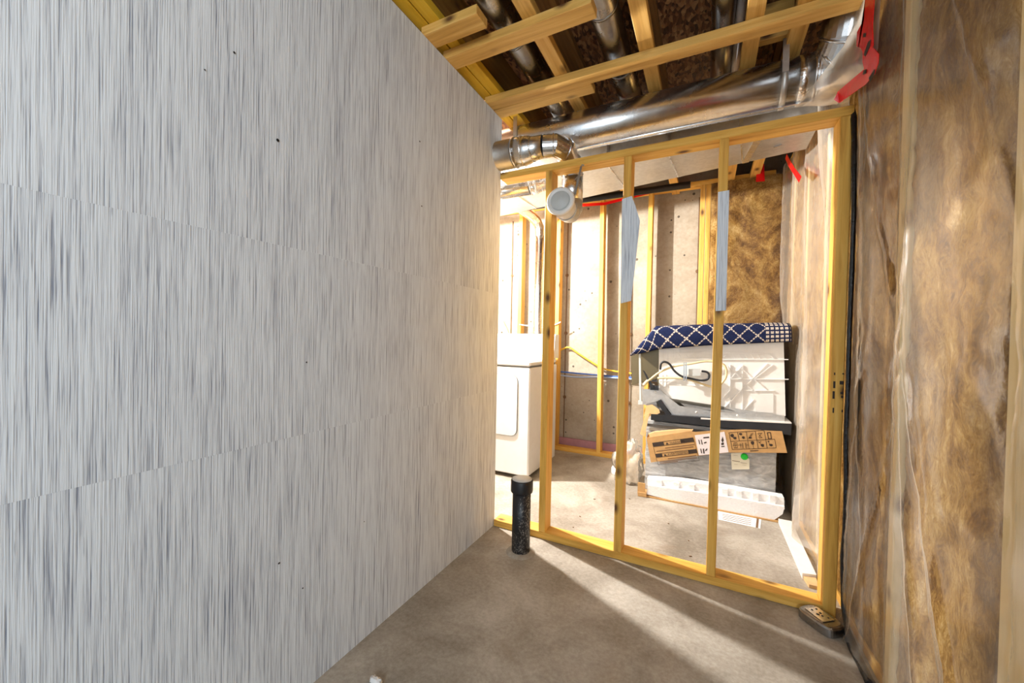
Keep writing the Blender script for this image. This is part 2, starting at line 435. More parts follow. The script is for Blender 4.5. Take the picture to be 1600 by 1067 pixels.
wr = MB().box(.625, .85, -1.3, 3.9, 0, 2.64).build('wall_right', M['concrete'], kind='structure')
for y0, y1 in ((1.575, 1.613), (1.015, 1.105), (.42, .458), (-.1, -.062), (2.42, 2.458), (2.84, 2.878), (3.25, 3.288)):
    MB().box(.5275, .62, y0, y1, .038, 2.44, .003).build('stud', M['pine_pale'], wr)
MB().box(.535, .62, -1.2, 3.7, 0, .038).build('bottom_plate', M['pine_y'], wr)
MB().box(.535, .62, -1.2, 3.7, 2.44, 2.478).build('top_plate', M['pine_y'], wr)

ceil = MB().box(-3.4, .9, -2.6, 4.0, 2.645, 2.70).build('ceiling', M['osb'], kind='structure')
JB = 2.403
for x0, x1 in ((-.700, -.636), (-.298, -.234), (.115, .179), (.285, .349)):
    j = MB().box((x0+x1)/2-.005, (x0+x1)/2+.005, -2.5, 3.74, JB+.036, 2.61).build('joist', M['web'], ceil)
    MB().box(x0, x1, -2.5, 3.74, JB, JB+.038, .002).build('bottom_flange', M['board_y'], j)
    MB().box(x0, x1, -2.5, 3.74, 2.607, 2.645, .002).build('top_flange', M['web'], j)
j = MB().box(-1.10, -1.028, -2.5, 3.74, JB+.036, 2.644).build('joist', M['ply'], ceil)
for x0, x1 in ((-1.118, -1.066), (-1.060, -1.006)):
    MB().box(x0, x1, -2.5, 3.74, JB, JB+.038, .002).build('bottom_flange', M['yellow'], j)
j['label'] = 'doubled joist with bright yellow flanges'
# boards nailed flat under the joists
def board(x0, x1, y0, y1, z0=2.365, z1=JB-.0005, slant=0.0, mat='board_x'):
    MB().bar((x0, (y0+y1)/2, (z0+z1)/2), (x1, (y0+y1)/2+slant, (z0+z1)/2), y1-y0, z1-z0, bev=.002).build('strapping_board', M[mat], ceil)
board(-1.10, -.827, 1.288, 1.372, slant=.0)
board(-1.10, -.412, 1.440, 1.523, slant=-.01)
board(-1.10, .50, 1.812, 1.882, slant=.012)
board(-1.10, -.536, 1.887, 1.972, slant=-.004)
MB().box(.150, .310, 2.035, 2.075, JB+.04, 2.60, .003).build('blocking', M['board_x'], ceil)

# ------------------------------------------------------------------ partition frame
fr = thing('partition_frame', 'open partition frame of golden pine studs across the room', 'stud wall', (-.3, 2.016, 0))
FB = FY+.089
MB().box(LW+.002, .452, FY, FB, 0, .038, .002).build('bottom_plate', M['pine_x'], fr)
MB().box(LW+.002, .505, FY, FB, 2.014, 2.052, .002).build('top_plate', M['pine_x'], fr)
def stud(x0, x1, tx=0.0):
    t = MB(); t.bar(((x0+x1)/2, (FY+FB)/2, .0385), ((x0+x1)/2+tx, (FY+FB)/2, 2.0135), x1-x0, FB-FY, (0, 1, 0), .002)
    return t.build('stud', M['pine_z'], fr)
s1 = stud(-.800, -.762); s2 = stud(-.391, -.353, .008); s3 = stud(.028, .066, .008)
post = MB().bar((.474, (FY+FB)/2, 0), (.482, (FY+FB)/2, 2.0135), .044, FB-FY, (0, 1, 0), .003).build('stud', M['pine_z'], fr)
m = MB()
for u, v, w, h in ((1303, 584, 2, 4), (1316, 584, 3, 2), (1302, 601, 3, 11), (1312, 598, 6, 6), (1301, 617, 3, 12), (1313, 614, 5, 4), (1314, 620, 4, 4), (1301, 641, 2, 8), (1315, 642, 2, 4)):
    a, b = on(u, v-h/2, 'y', FY), on(u+w, v+h/2, 'y', FY)
    m.box(a.x, b.x, FY-.0012, FY-.0002, b.z, a.z)
m.build('grade_stamp', M['ink'], post, kind='stuff')
m = MB().ppoly([(972, 311), (987, 306), (993, 322), (1000, 345), (993, 410), (986, 470), (969.5, 474)], 'y', FY-.0045, .003)
m.build('wallpaper_scrap', M['grasscloth_x'], fr, label='torn scrap of grey wallpaper hanging over the stud edge')
m = MB().ppoly([(1122, 300), (1139.5, 297), (1134.5, 485), (1118, 486)], 'y', FY-.004, .0025)
m.build('wallpaper_scrap', M['grasscloth_x'], fr, label='narrow grey wallpaper scrap covering the stud face')

# ------------------------------------------------------------------ ducts
def arc(c, a, b, r, n=6):
    c, a, b = Vector(c), Vector(a), Vector(b)
    return [c + a*r*math.cos(PI/2*k/n) + b*r*math.sin(PI/2*k/n) for k in range(n+1)]
rd = thing('round_duct', 'large shiny round galvanized duct running above the top plate', 'duct', (-.4, 2.15, 2.19))
YD, ZD, RD = 2.15, 2.288, .101
MB().tube([(-1.9, YD, ZD), (.395, YD, ZD)], RD, 40).build('duct_body', M['galv'], rd)
el = [(.40, YD, ZD), (.445, YD-.006, ZD+.004), (.480, YD-.035, ZD+.025), (.500, YD-.09, ZD+.085), (.515, YD-.165, ZD+.27)]
MB().tube(el, RD*.98, 32, smooth=False).build('elbow', M['galv'], rd)
for a, b in ((.393, .402), (.405, .412)): MB().tube([(a, YD, ZD), (b, YD, ZD)], RD*1.035, 40).build('bead_ring', M['galv'], rd)
for p, q in ((el[2], el[1]), (el[3], el[2])):
    d = (Vector(p)-Vector(q)).normalized(); MB().tube([Vector(p)-d*.005, Vector(p)+d*.005], RD*1.03, 40).build('bead_ring', M['galv'], rd)
MB().tube([(.340, YD, ZD), (.372, YD, ZD)], RD*1.006, 40).build('foil_tape', M['foil'], rd)
m = MB().box(-1.9, .40, YD-.012, YD-.004, ZD-RD-.004, ZD-RD+.003); m.build('lock_seam', M['galv'], rd)
for x in (.285, -1.03):
    t = MB(); t.tube([(x-.012, YD, ZD), (x+.012, YD, ZD)], RD*1.012, 40); t.box(x-.012, x+.012, YD-RD-.005, YD-RD-.002, ZD, JB+.03); t.build('hanger_strap', M['galv_dull'], rd)

tr = thing('trunk_duct', 'rectangular sheet metal trunk duct with flat underside behind the frame', 'duct', (-.5, 2.6, 2.15))
t = MB(); t.prism([(-1.62, 2.345, 2.15), (.46, 2.345, 2.15), (.46, 2.575, 2.15), (-1.62, 2.96, 2.15)], (0, 0, .235)); t.build('duct_body', M['galv_dull'], tr)
def yb(x): return 2.96 - (x+1.62)*(.385/2.08)
for x in (-1.28, -.55, -.21, .14):
    t = MB().box(x-.009, x+.009, 2.338, 2.345, 2.146, 2.385); t.prism([(x-.004, 2.338, 2.1475), (x+.004, 2.338, 2.1475), (x+.034, yb(x+.03), 2.1475), (x+.026, yb(x+.03), 2.1475)], (0, 0, .003)); t.build('drive_cleat', M['galv'], tr)
MB().prism([(.20, 2.35, 2.146), (.235, 2.35, 2.146), (.20, yb(.2), 2.146), (.165, yb(.17), 2.146)], (0, 0, .004)).build('foil_tape', M['foil'], tr)
MB().prism([(.30, 2.47, 2.143), (.335, 2.455, 2.143), (.338, 2.465, 2.143), (.305, 2.482, 2.143)], (0, 0, .006)).build('screw_tab', M['galv'], tr)

br = thing('branch_duct', 'smaller round branch duct bending down to a white ceiling vent', 'duct', (-.7, 2.05, 1.75))
YB, ZB = 1.955, 2.140
MB().tube([(-1.70, YB, ZB), (-.985, YB, ZB)], .078, 32).build('duct_body', M['galv_dull'], br)
MB().tube([(-.985, YB, ZB), (-.90, YB, ZB), (-.868, YB+.004, ZB+.004), (-.81, YB+.006, ZB+.004)], [.0785, .074, .062, .060], 32).build('reducer', M['galv'], br)
for x, r in ((-.975, .081), (-.925, .079), (-.872, .066)): MB().tube([(x-.003, YB, ZB), (x+.003, YB, ZB)], r, 32).build('bead_ring', M['foil'], br)
e1 = [(-.81, YB+.006, ZB+.004), (-.755, YB+.02, ZB+.004), (-.712, YB+.075, ZB-.004), (-.700, YB+.140, ZB-.05), (-.700, 2.130, 2.03)]
MB().tube(e1, .0605, 28, smooth=False).build('elbow', M['galv'], br)
for p, q in zip(e1[1:], e1):
    d = (Vector(p)-Vector(q)).normalized(); MB().tube([Vector(p)-d*.003, Vector(p)+d*.003], .063, 28).build('bead_ring', M['galv'], br)
MB().tube([(-.70, 2.13, 2.03), (-.70, 2.13, 1.87)], .060, 28).build('down_pipe', M['galv'], br)
e2 = [(-.70, 2.13, 1.88), (-.70, 2.118, 1.838), (-.70, 2.085, 1.815), (-.70, 2.03, 1.812)]
MB().tube(e2, .0605, 28, smooth=False).build('elbow', M['galv_dull'], br)
for p, q in zip(e2[1:], e2):
    d = (Vector(p)-Vector(q)).normalized(); MB().tube([Vector(p)-d*.003, Vector(p)+d*.003], .063, 28).build('bead_ring', M['galv_dull'], br)
MB().tube([(-.70, 2.03, 1.812), (-.70, 1.955, 1.820)], .058, 28).build('collar', M['offwhite'], br)
vc, va = (-.702, 1.957, 1.826), (.06, -1, .10)
cap = MB().lathe([(.058, 0), (.074, .004), (.077, .014), (.074, .024), (.060, .030), (.056, .022), (.053, .022)], vc, va, 36).build('vent_ring', M['white_plastic'], br)
MB().lathe([(.052, .012), (.052, .026), (.048, .032), (.040, .030), (.037, .034), (.029, .032), (.026, .036), (.014, .034), (.010, .037), (0, .037)], vc, va, 36).build('vent_disc', M['vent_grey'], br)
t = MB(); t.bar((-.600, FY-.004, 2.004), (-.632, FY-.004, 1.862), .011, .0015, (0, 1, 0)); t.tube([(-.60, FY-.004, 2.0), (-.594, FY-.006, 2.01), (-.585, FY-.004, 2.004)], .004, 8); t.build('hanger_strap', M['galv_dark'], br)

ld = thing('short_duct', 'small bright round duct just below the top plate at left', 'duct', (-1.2, 2.20, 2.0))
MB().tube([(-1.75, 2.20, 2.036), (-.99, 2.20, 2.036)], .045, 24).build('duct_body', M['galv'], ld)
pts = [(-.99, 2.20, 2.036), (-.955, 2.205, 2.040), (-.925, 2.22, 2.055), (-.905, 2.24, 2.085), (-.895, 2.26, 2.13)]
MB().tube(pts, .046, 24, smooth=False).build('elbow', M['foil'], ld)
for p in pts[:4]: MB().tube([(p[0]-.003, p[1], p[2]), (p[0]+.003, p[1]+.001, p[2]+.001)], .049, 24).build('bead_ring', M['galv'], ld)

dv = thing('dryer_vent_pipe', 'thin shiny vent pipe rising behind the white dryer', 'pipe', (-1.45, 3.45, 1.1))
MB().tube([(-1.455, 3.45, .30), (-1.445, 3.45, 2.10)], .042, 20).build('pipe', M['galv'], dv)
MB().tube([(-1.445, 3.45, 2.08), (-1.45, 3.44, 2.16), (-1.465, 3.40, 2.21), (-1.48, 3.30, 2.24), (-1.48, 2.90, 2.245)], .047, 18, smooth=False).build('elbow', M['foil'], dv)

for nm, x, z, r, lab in (('joist_pipe', -.822, 2.50, .058, 'dark steel heating pipe between joists nearest the papered wall'),
                         ('joist_pipe', -.417, 2.50, .063, 'wide speckled steel heating pipe in the middle joist bay'),
                         ('joist_pipe', .036, 2.50, .046, 'narrow steel heating pipe beside the white plastic pipe')):
    p = thing(nm, lab, 'pipe', (x, 1.2, z-r), 'heating pipes between the joists')
    MB().tube([(x, -1.5, z), (x, 2.03, z), (x, 2.6, z)], r, 28).build('pipe', M['galv_dark'], p)
    for y in (1.62, 2.02): MB().tube([(x, y-.006, z), (x, y+.006, z)], r*1.03, 28).build('bead_ring', M['galv_dark'], p)
solo(MB().tube([(.1015, -1.5, 2.50), (.1015, 2.7, 2.50)], .0185, 16), 'plastic_pipe', M['pvc'], 'thin white plastic pipe beside the joist near the round duct', 'pipe')
solo(MB().tube([(-2.2, 3.0, 2.207), (-.12, 3.0, 2.203)], .024, 14), 'drain_pipe', M['black'], 'black drain pipe along the rear edge of the trunk duct', 'pipe')

# ------------------------------------------------------------------ furring frame at the concrete wall
ff = thing('furring_frame', 'narrow pine furring studs standing against the concrete wall', 'stud wall', (-1.0, 3.64, 0))
MB().box(-2.6, -.06, 3.60, 3.689, 0, .038, .002).build('bottom_plate', M['pine_x'], ff)
MB().box(-2.6, .46, 3.60, 3.689, 2.405, 2.443, .002).build('top_plate', M['pine_x'], ff)
for x0, tx in ((-2.16, 0), (-1.742, 0), (-1.330, 0), (-.908, -.005), (-.478, 0), (-.066, 0), (-.024, 0)):
    MB().bar((x0+.019+tx*-3, 3.6445, .0385), (x0+.019, 3.6445, 2.4045), .038, .089, (0, 1, 0), .002).build('stud', M['pine_z'], ff)
MB().box(-2.6, -.1, 3.705, 3.722, .0, .105).build('foam_strip', M['pink'], ff, label='pink foam strip')
MB().ppoly([(858, 321), (945, 316), (1018, 298), (1018, 302), (945, 320.5), (858, 326)], 'y', 3.592, .002).build('tape_strip', M['red'], ff, label='thin red tape')

# ------------------------------------------------------------------ insulation and plastic
def lerp_path(P, a):
    k = min(int(a*(len(P)-1)), len(P)-2); t = a*(len(P)-1)-k; return P[k].lerp(P[k+1], t)
def fib(p, s): return noise.fractal(Vector(p)*s, .9, 2.1, 5, noise_basis='PERLIN_ORIGINAL')
def batt_right(y0, y1, seed):
    m = MB()
    def fn(a, b):
        y = y0+(y1-y0)*a; z = .045+2.39*b
        e = min(1, 6*a, 6*(1-a))
        return Vector((.548 - .008*e**.5 - .016*fib((seed, y, z*.6), 4.0)*e - .007*fib((seed, y, z), 22), y, z))
    m.grid(fn, 26, 110)
    m.box(.575, .618, y0, y1, .045, 2.435)
    return m
for i, (y0, y1, lab) in enumerate(((1.62, 1.965, 'tan fibre batt between the end post and the twisted plastic fold'),
                             (1.108, 1.572, 'wide tan fibre batt in the right wall beside the pale stud'),
                             (.46, 1.012, 'tan fibre batt at the right edge beyond the pale stud'),
                             (-.06, .418, 'tan fibre batt on the right wall nearest the viewer'))):
    if i < 3: solo(batt_right(y0, y1, i*3.7), 'insulation_batt', M['batt'], lab, 'insulation', 'insulation batts in the right wall')
for i, (y0, y1, lab) in enumerate(((2.0, 2.418, 'fibre batt just behind the end post in the lit room'),
                             (2.462, 2.838, 'fibre batt in the lit room wall beside the white trim strip'),
                             (2.882, 3.55, 'fibre batt in the lit room wall beside the appliance stack'))):
    solo(batt_right(y0, y1, 20+i*3.1), 'insulation_batt', M['batt'], lab, 'insulation', 'insulation batts in the right wall')
m = MB()
def fnb(a, b):
    x = .016+.515*a; z = .02+2.38*b; e = min(1, 7*a, 7*(1-a))
    return Vector((x, 3.60 - .02*e**.5 - .02*fib((x, 4.4, z), 4)*e - .006*fib((x, 1, z), 22), z))
m.grid(fnb, 30, 110); m.box(.016, .53, 3.62, 3.70, .02, 2.40)
solo(m, 'insulation_batt', M['batt'], 'golden fibre batt filling the far corner behind the stack', 'insulation')

PIN = [-.08, .44, 1.06, 1.594, 1.985]
def wr_(y, z, s):
    """creases of the sheet: soft vertical pleats plus sharp diagonal folds"""
    v = .007*noise.noise(Vector((y*7+s, z*1.3, s)))
    for k, (yy, zz, sl, amp, wd) in enumerate(((1.30, .62, 2.6, .012, .016), (1.40, .55, 5.0, .012, .02), (1.72, .35, -3.2, .013, .016), (1.78, .9, 9.0, .012, .014),
                                        (1.25, 1.9, 3.0, .008, .014), (1.70, 1.6, 3.6, .011, .016), (1.86, 1.9, 12, .010, .012), (1.18, .3, 3.4, .010, .016), (1.50, 1.1, -14, .012, .012), (1.84, .55, -6, .012, .014), (.9, 1.0, 5, .008, .02))):
        d = ((y-yy) - (z-zz)/sl)/wd
        fall = math.exp(-((z-zz)/.55)**2)
        v += amp*math.exp(-d*d)*fall
    return v
def sheet(y, z, s=0.0):
    k = 0
    while k < len(PIN)-2 and y > PIN[k+1]: k += 1
    t = min(1, max(0, (y-PIN[k])/(PIN[k+1]-PIN[k])))
    puff = .024*(math.sin(PI*t)**.6 if 0 < t < 1 else 0)
    top = max(0, (z-2.0)/.4)
    return .522 - puff - wr_(y, z, s) - .004*fib((s, y, z), 9) - .02*top*top
m = MB()
def fn(a, b):
    z = .004+2.43*b; y = -.4+(2.37-max(0, z-2.28)*.6)*a
    x = sheet(y, z)
    if z < .06: x -= .012*(1-z/.06)
    return Vector((x, y, z))
m.grid(fn, 260, 150)
solo(m, 'vapour_barrier', M['film'], 'clear plastic sheet stretched over insulation on the near right wall', 'plastic sheet')
m = MB()
def fn2(a, b):
    y = 2.07+1.47*a; z = .004+2.42*b
    bul = .05*math.exp(-((y-2.25)/.16)**2)*max(0, min(1, (z-1.75)/.4))
    s = .014*math.sin(y*15+1.4*math.sin(z*2.2)) + .012*noise.noise(Vector((y*9, z*1.6, 3.3))) + .004*fib((2, y, z), 9)
    s += .035*math.exp(-((y-2.62)/.13)**2)*(.6+.4*math.sin(z*2.4+1))
    k = max(0, min(1, (y-2.8)/.12))*max(0, min(1, (1.45-z)/.2)); s = s*(1-.85*k) - .012*k
    return Vector((.508 - s - bul, y, z))
m.grid(fn2, 150, 110)
solo(m, 'vapour_barrier', M['film_hazy'], 'crinkled hazy plastic sheet on the side wall of the lit room', 'plastic sheet')
m = MB()
m.grid(lambda a, b: Vector((-.07+.60*a, 3.555 - .008*noise.noise(Vector((a*5, b*5, 1))) - .003*fib((a, b*4, 0), 4), .004+2.40*b)), 50, 70)
solo(m, 'vapour_barrier', M['film'], 'plastic sheet over the golden batt in the far corner', 'plastic sheet')

m = MB()
FL = [on(1341, -6, 'y', 1.93), on(1333, 40, 'y', 1.93), on(1318, 72, 'y', 1.935), on(1290, 108, 'y', 1.97), on(1268, 136, 'y', 2.02), on(1242, 168, 'y', 2.066)]
FRR = [on(1376, -6, 'x', .482), on(1374, 40, 'x', .482), on(1372, 75, 'x', .482), on(1366, 100, 'x', .484), on(1345, 130, 'x', .486), on(1308, 163, 'x', .49)]
def flap(a, b):
    p = lerp_path(FL, b).lerp(lerp_path(FRR, b), a)
    return p + Vector((0, -.010*math.sin(a*9+b*5)*a*(1-a)*3 - .006*noise.noise(Vector((a*4, b*6, 5))), 0))
m.grid(flap, 40, 50)
solo(m, 'vapour_barrier', M['film_milky'], 'loose plastic flap hanging over the elbow of the round duct', 'plastic sheet')
tape_a = MB().ppoly([(1352, -4), (1366, -4), (1363, 40), (1364, 72), (1350, 92), (1336, 105), (1339, 50), (1350, 30)], 'x', .468, .002)
ta = solo(tape_a, 'tape_strip', M['red'], 'upright red tape strip with black print at the top of the plastic', 'tape')
TB = [(1362, 72, 'x', .468), (1373, 84, 'x', .468), (1372, 98, 'x', .468), (1366, 116, 'x', .468), (1352, 132, 'x', .470), (1311, 161, 'y', 1.965), (1303, 156, 'y', 1.965), (1309, 143, 'y', 1.955), (1338, 123, 'y', 1.90), (1350, 108, 'x', .468), (1347, 95, 'x', .468)]
tape_b = MB().prism([on(*q) for q in TB], (.002, .001, 0))
tb = solo(tape_b, 'tape_strip', M['red'], 'slanted red tape strip meeting the top of the end post', 'tape')
def marks(par, lst, x):
    m = MB()
    for q in lst: m.ppoly(q, 'x', x, .001)
    m.build('print_mark', M['ink'], par, kind='stuff')
marks(ta, [[(1356, 66), (1360, 62), (1359, 72), (1352, 88), (1349, 86)], [(1343, 84), (1346, 82), (1345, 96), (1341, 99)], [(1349, 52), (1353, 52), (1352, 58), (1348, 58)]], .4665)
marks(tb, [[(1357, 122), (1366, 108), (1366, 115), (1359, 128)], [(1349, 110), (1353, 108), (1353, 115), (1348, 117)]], .4655)
solo(MB().ppoly([(1229, 240), (1234, 250), (1241, 262), (1252, 276), (1248, 285), (1240, 272), (1231, 258), (1227, 248)], 'x', .435, .002), 'tape_strip', M['red'], 'curved red tape piece on the crinkled plastic behind the post', 'tape')
m = MB().ppoly([(1183, 255), (1187, 253), (1194, 256), (1195, 283), (1181, 284)], 'y', 3.535, .002)
solo(m, 'tape_strip', M['red'], 'small red tape tab at the top of the golden batt', 'tape')

# black sealant beside the post and along the floor
m = MB(); pts = []; rr = []
px = [(1331, 166), (1334, 185), (1335, 240), (1334, 330), (1331, 420), (1327, 520), (1325, 600), (1322, 690), (1322, 790), (1318, 870), (1318, 950), (1325, 990), (1336, 1020), (1350, 1047), (1362, 1072)]
for i, (u, v) in enumerate(px):
    for k in range(4):
        if i == len(px)-1 and k: break
        a = k/4; q = px[min(i+1, len(px)-1)]
        uu, vv = u+(q[0]-u)*a, v+(q[1]-v)*a
        pts.append(on(uu, vv, 'x', .503)); rr.append(.008+.005*abs(noise.noise(Vector((i+a, 3, .5))))+(.006 if i > 10 else 0))
m.tube(pts, rr, 8)
solo(m, 'sealant_bead', M['sealant'], 'lumpy black sealant bead beside the end post down to the floor', 'sealant')

# ------------------------------------------------------------------ dryer
DX0, DX1, DY0, DY1 = -1.875, -1.192, 2.705, 3.30
dr = thing('dryer', 'white front loading clothes dryer partly hidden by the papered wall', 'dryer', (-1.53, 3.0, 0))
MB().box(DX0, DX1, DY0, DY1, .03, .872, .010).build('cabinet', M['white_enamel'], dr)
MB().box(DX0-.003, DX1+.003, DY0-.006, DY1-.02, .880, .922, .012).build('top_panel', M['white_enamel'], dr)
MB().box(DX0+.005, DX1-.005, DY0+.004, DY1-.03, .871, .881).build('top_gap', M['seam'], dr)
t = MB(); t.prism([(DX0, 3.215, .922), (DX0, 3.235, 1.112), (DX0, 3.26, 1.135), (DX0, 3.34, 1.135), (DX0, 3.34, .922)], (DX1-DX0, 0, 0)); t.build('control_panel', M['white_enamel'], dr)
MB().box(DX0+.02, DX1-.02, 3.2125, 3.216, .945, .949).build('panel_trim', M['vent_grey'], dr)
def rrect(x0, x1, z0, z1, r, y, n=6):
    p = []
    for cx, cz, a0 in ((x1-r, z1-r, 0), (x0+r, z1-r, 90), (x0+r, z0+r, 180), (x1-r, z0+r, 270)):
        for k in range(n+1):
            a = math.radians(a0+90*k/n); p.append((cx+r*math.cos(a), y, cz+r*math.sin(a)))
    return p
MB().prism(rrect(-1.78, -1.291, .330, .812, .055, DY0-.0005), (0, -.0035, 0)).build('door_gap', M['seam'], dr)
d_ = MB().prism(rrect(-1.776, -1.2945, .3335, .8085, .052, DY0-.002), (0, -.007, 0)).build('door', M['white_enamel'], dr)
for x in (DX0+.06, DX1-.06):
    for y in (DY0+.06, DY1-.06): MB().tube([(x, y, 0), (x, y, .035)], .02, 10).build('foot', M['black'], dr)

# ------------------------------------------------------------------ cables
def cable(px, y, r, mat, name, label):
    pts = [on(u, v, 'y', y) for u, v in px]; out = []
    for i in range(len(pts)-1):
        p0, p1, p2, p3 = pts[max(i-1, 0)], pts[i], pts[i+1], pts[min(i+2, len(pts)-1)]
        for k in range(6):
            s = k/6
            out.append(.5*((2*p1)+(p2-p0)*s+(2*p0-5*p1+4*p2-p3)*s*s+(3*p1-p0-3*p2+p3)*s**3))
    out.append(pts[-1])
    return solo(MB().tube(out, r, 8), name, M[mat], label, 'cable')
cable([(868, 552), (880, 545), (890, 543), (905, 553), (935, 572), (955, 579), (1000, 585), (1060, 592)], 3.705, .008, 'yellow_wire', 'cable', 'yellow electrical cable drooping along the concrete wall')
cable([(868, 580), (900, 583), (935, 586), (970, 589), (1010, 591), (1060, 594)], 3.715, .008, 'blue_wire', 'cable', 'upper dark blue cable on the concrete wall')
cable([(868, 585), (900, 589), (935, 589), (970, 591), (1010, 594), (1060, 598)], 3.70, .007, 'lightblue_wire', 'cable', 'lower pale blue cable on the concrete wall')
cable([(812, 507), (832, 510), (850, 512), (868, 507), (876, 503)], 3.59, .006, 'white_wire', 'cable', 'white cable crossing above the dryer')
cable([(779, 489), (786, 504), (792, 522)], 3.60, .004, 'grey_wire', 'cable', 'thin grey wire slanting down behind the dryer')

# ------------------------------------------------------------------ stack by the right wall
YS = 2.98
# shrink wrapped carton on the floor
bx = thing('wrapped_box', 'big grey shrink wrapped box at the bottom of the stack', 'box', (.05, 3.2, 0))
m = MB(); X0, X1, Z1 = -.372, .425, .512
def fnx(side):
    def f(a, b):
        if side == 'f': p = Vector((X0+(X1-X0)*a, YS, .004+(Z1-.004)*b)); n = Vector((0, -1, 0))
        elif side == 't': p = Vector((X0+(X1-X0)*a, YS+.5*b, Z1)); n = Vector((0, 0, 1))
        elif side == 'l': p = Vector((X0, YS+.5*a, .004+(Z1-.004)*b)); n = Vector((-1, 0, 0))
        elif side == 'r': p = Vector((X1, YS+.5*a, .004+(Z1-.004)*b)); n = Vector((1, 0, 0))
        else: p = Vector((X0+(X1-X0)*a, YS+.5, .004+(Z1-.004)*b)); n = Vector((0, 1, 0))
        e = min(1, 10*min(a, 1-a), 10*min(b, 1-b))
        return p + n*(.010*e + .008*fib((p.x*1.2, p.y, p.z*2+p.x*.8), 7)*e) 
    return f
for sd in 'ftlrb': m.grid(fnx(sd), 44, 30)
m.build('wrapped_body', M['shrink'], bx)
m = MB(); m.ppoly([(1007, 661), (1030, 664), (1075, 669), (1122, 676), (1122, 680), (1075, 673), (1030, 668.5), (1007, 665)], 'y', YS-.022, .006); m.build('strap', M['grey_strap'], bx, label='dark strap line')
tg = MB().ppoly([(1142, 708), (1160, 707), (1160, 717), (1171, 718), (1171, 733), (1143.5, 733.5)], 'y', YS-.024, .002).build('tag', M['cream_card'], bx, label='cream tag with a green round sticker')
m = MB(); c0 = on(1163, 713.5, 'y', YS-.026); m.lathe([(.021, 0), (.021, .0015), (0, .0015)], c0, (0, -1, 0), 20); m.build('sticker', M['green'], tg)
m = MB()
for u, v, w in ((1144, 720, 12), (1147, 725, 6), (1157, 723, 10), (1160, 726, 6), (1145, 711, 8)):
    a, b = on(u, v, 'y', YS-.026), on(u+w, v+1, 'y', YS-.026); m.box(a.x, b.x, YS-.0258, YS-.0248, b.z, a.z)
m.build('print_line', M['ink_soft'], tg, kind='stuff')

# dishwasher tipped over on top of it
dw = thing('dishwasher', 'white dishwasher tub lying on its front on the wrapped box', 'dishwasher', (.05, 3.2, .53))
TX0, TX1, TZ0, TZ1 = -.290, .470, .612, 1.185
TY = 3.0
MB().ppoly([(1029.5, 540), (1224, 512), (1227.5, 650), (1085, 645), (1060, 632), (1029.5, 625)], 'y', TY, .50).build('tub', M['white_plastic'], dw)
m = MB().ppoly([(1017, 647), (1237, 661.5), (1236, 680), (1182, 673), (1110, 665), (1017, 656)], 'y', 2.935, .56); m.build('door', M['black'], dw, label='black door edge')
m = MB().ppoly([(1095, 652.5), (1237, 660.5), (1237, 662), (1095, 655)], 'y', 2.933, .3); m.build('door_liner', M['offwhite'], dw)
m = MB().ppoly([(1003, 608), (1030, 608), (1046, 622), (1062, 634), (1080, 637), (1110, 642), (1226, 650), (1226, 658.5), (1110, 653), (1052, 650), (1035, 634), (1030, 626), (1004, 632)], 'y', TY-.03, .02); m.build('base_rail', M['galv_dull'], dw)
m = MB(); 
for u, v in ((1088, 644), (1152, 649), (1024, 612)): m.lathe([(.007, 0), (.005, .004), (0, .005)], on(u, v, 'y', TY-.03), (0, -1, 0), 10)
m.build('rivet', M['white_plastic'], dw, kind='stuff')
MB().ppoly([(1165, 646), (1175, 646.6), (1175, 655), (1165, 654.4)], 'y', TY-.036, .006).build('clip', M['galv_dull'], dw)
MB().ppoly([(986, 556), (1030, 545), (1030, 612), (1026, 592), (987, 602)], 'y', TY+.06, .40).build('kick_panel', M['panel_brown'], dw)
t = MB(); t.ppoly([(998, 550), (1001, 550), (1002, 630), (999, 630)], 'y', TY-.02, .02); t.ppoly([(997, 626), (1010, 629), (1009, 632), (997, 632)], 'y', TY-.03, .03); t.build('leg', M['vent_grey'], dw, label='thin grey levelling leg')
t = MB(); t.ppoly([(1028, 626), (1033, 624), (1036, 633), (1046, 643), (1051, 650), (1043, 650), (1034, 640), (1029, 633)], 'y', TY-.045, .012); t.build('hinge_arm', M['black'], dw); t = MB(); t.ppoly([(1015, 601), (1029, 603), (1029, 610), (1016, 609)], 'y', TY-.045, .02); t.build('hinge_block', M['black'], dw); t = MB(); t.ppoly([(1004, 578), (1007, 580), (1022, 605), (1018, 607)], 'y', TY-.05, .01); t.build('hinge_arm', M['black'], dw)
# raised ribs on the tub wall, each its own piece
def rib(px, th=.009, mat='white_plastic', w=None): MB().ppoly(px, 'y', TY-th, th+.002).build('rib', M[mat], dw)
def ribline(u0, v0, u1, v1, w=1.3, th=.009):
    d = Vector((u1-u0, v1-v0)); d.normalize(); n = Vector((-d.y, d.x))*w/2
    rib([(u0+n.x, v0+n.y), (u1+n.x, v1+n.y), (u1-n.x, v1-n.y), (u0-n.x, v0-n.y)], th)
Z = lambda x, y: (960+x/5.333, 480+y/5.333)
for a, b in (((510, 382), (1305, 386)), ((520, 432), (1450, 436)), ((960, 598), (1452, 601)), ((1080, 694), (1330, 696)),
             ((965, 480), (965, 860)), ((1068, 480), (1068, 860)), ((1290, 385), (1330, 430)),
             ((905, 850), (1275, 470)), ((1050, 505), (1275, 695)), ((1085, 640), (1185, 715)), ((1165, 598), (1320, 480)), ((905, 760), (965, 690)), ((1075, 860), (1165, 770)), ((1075, 860), (1150, 880)),
             ((920, 480), (1065, 598)), ((965, 598), (1065, 490))):
    ribline(*Z(*a), *Z(*b))
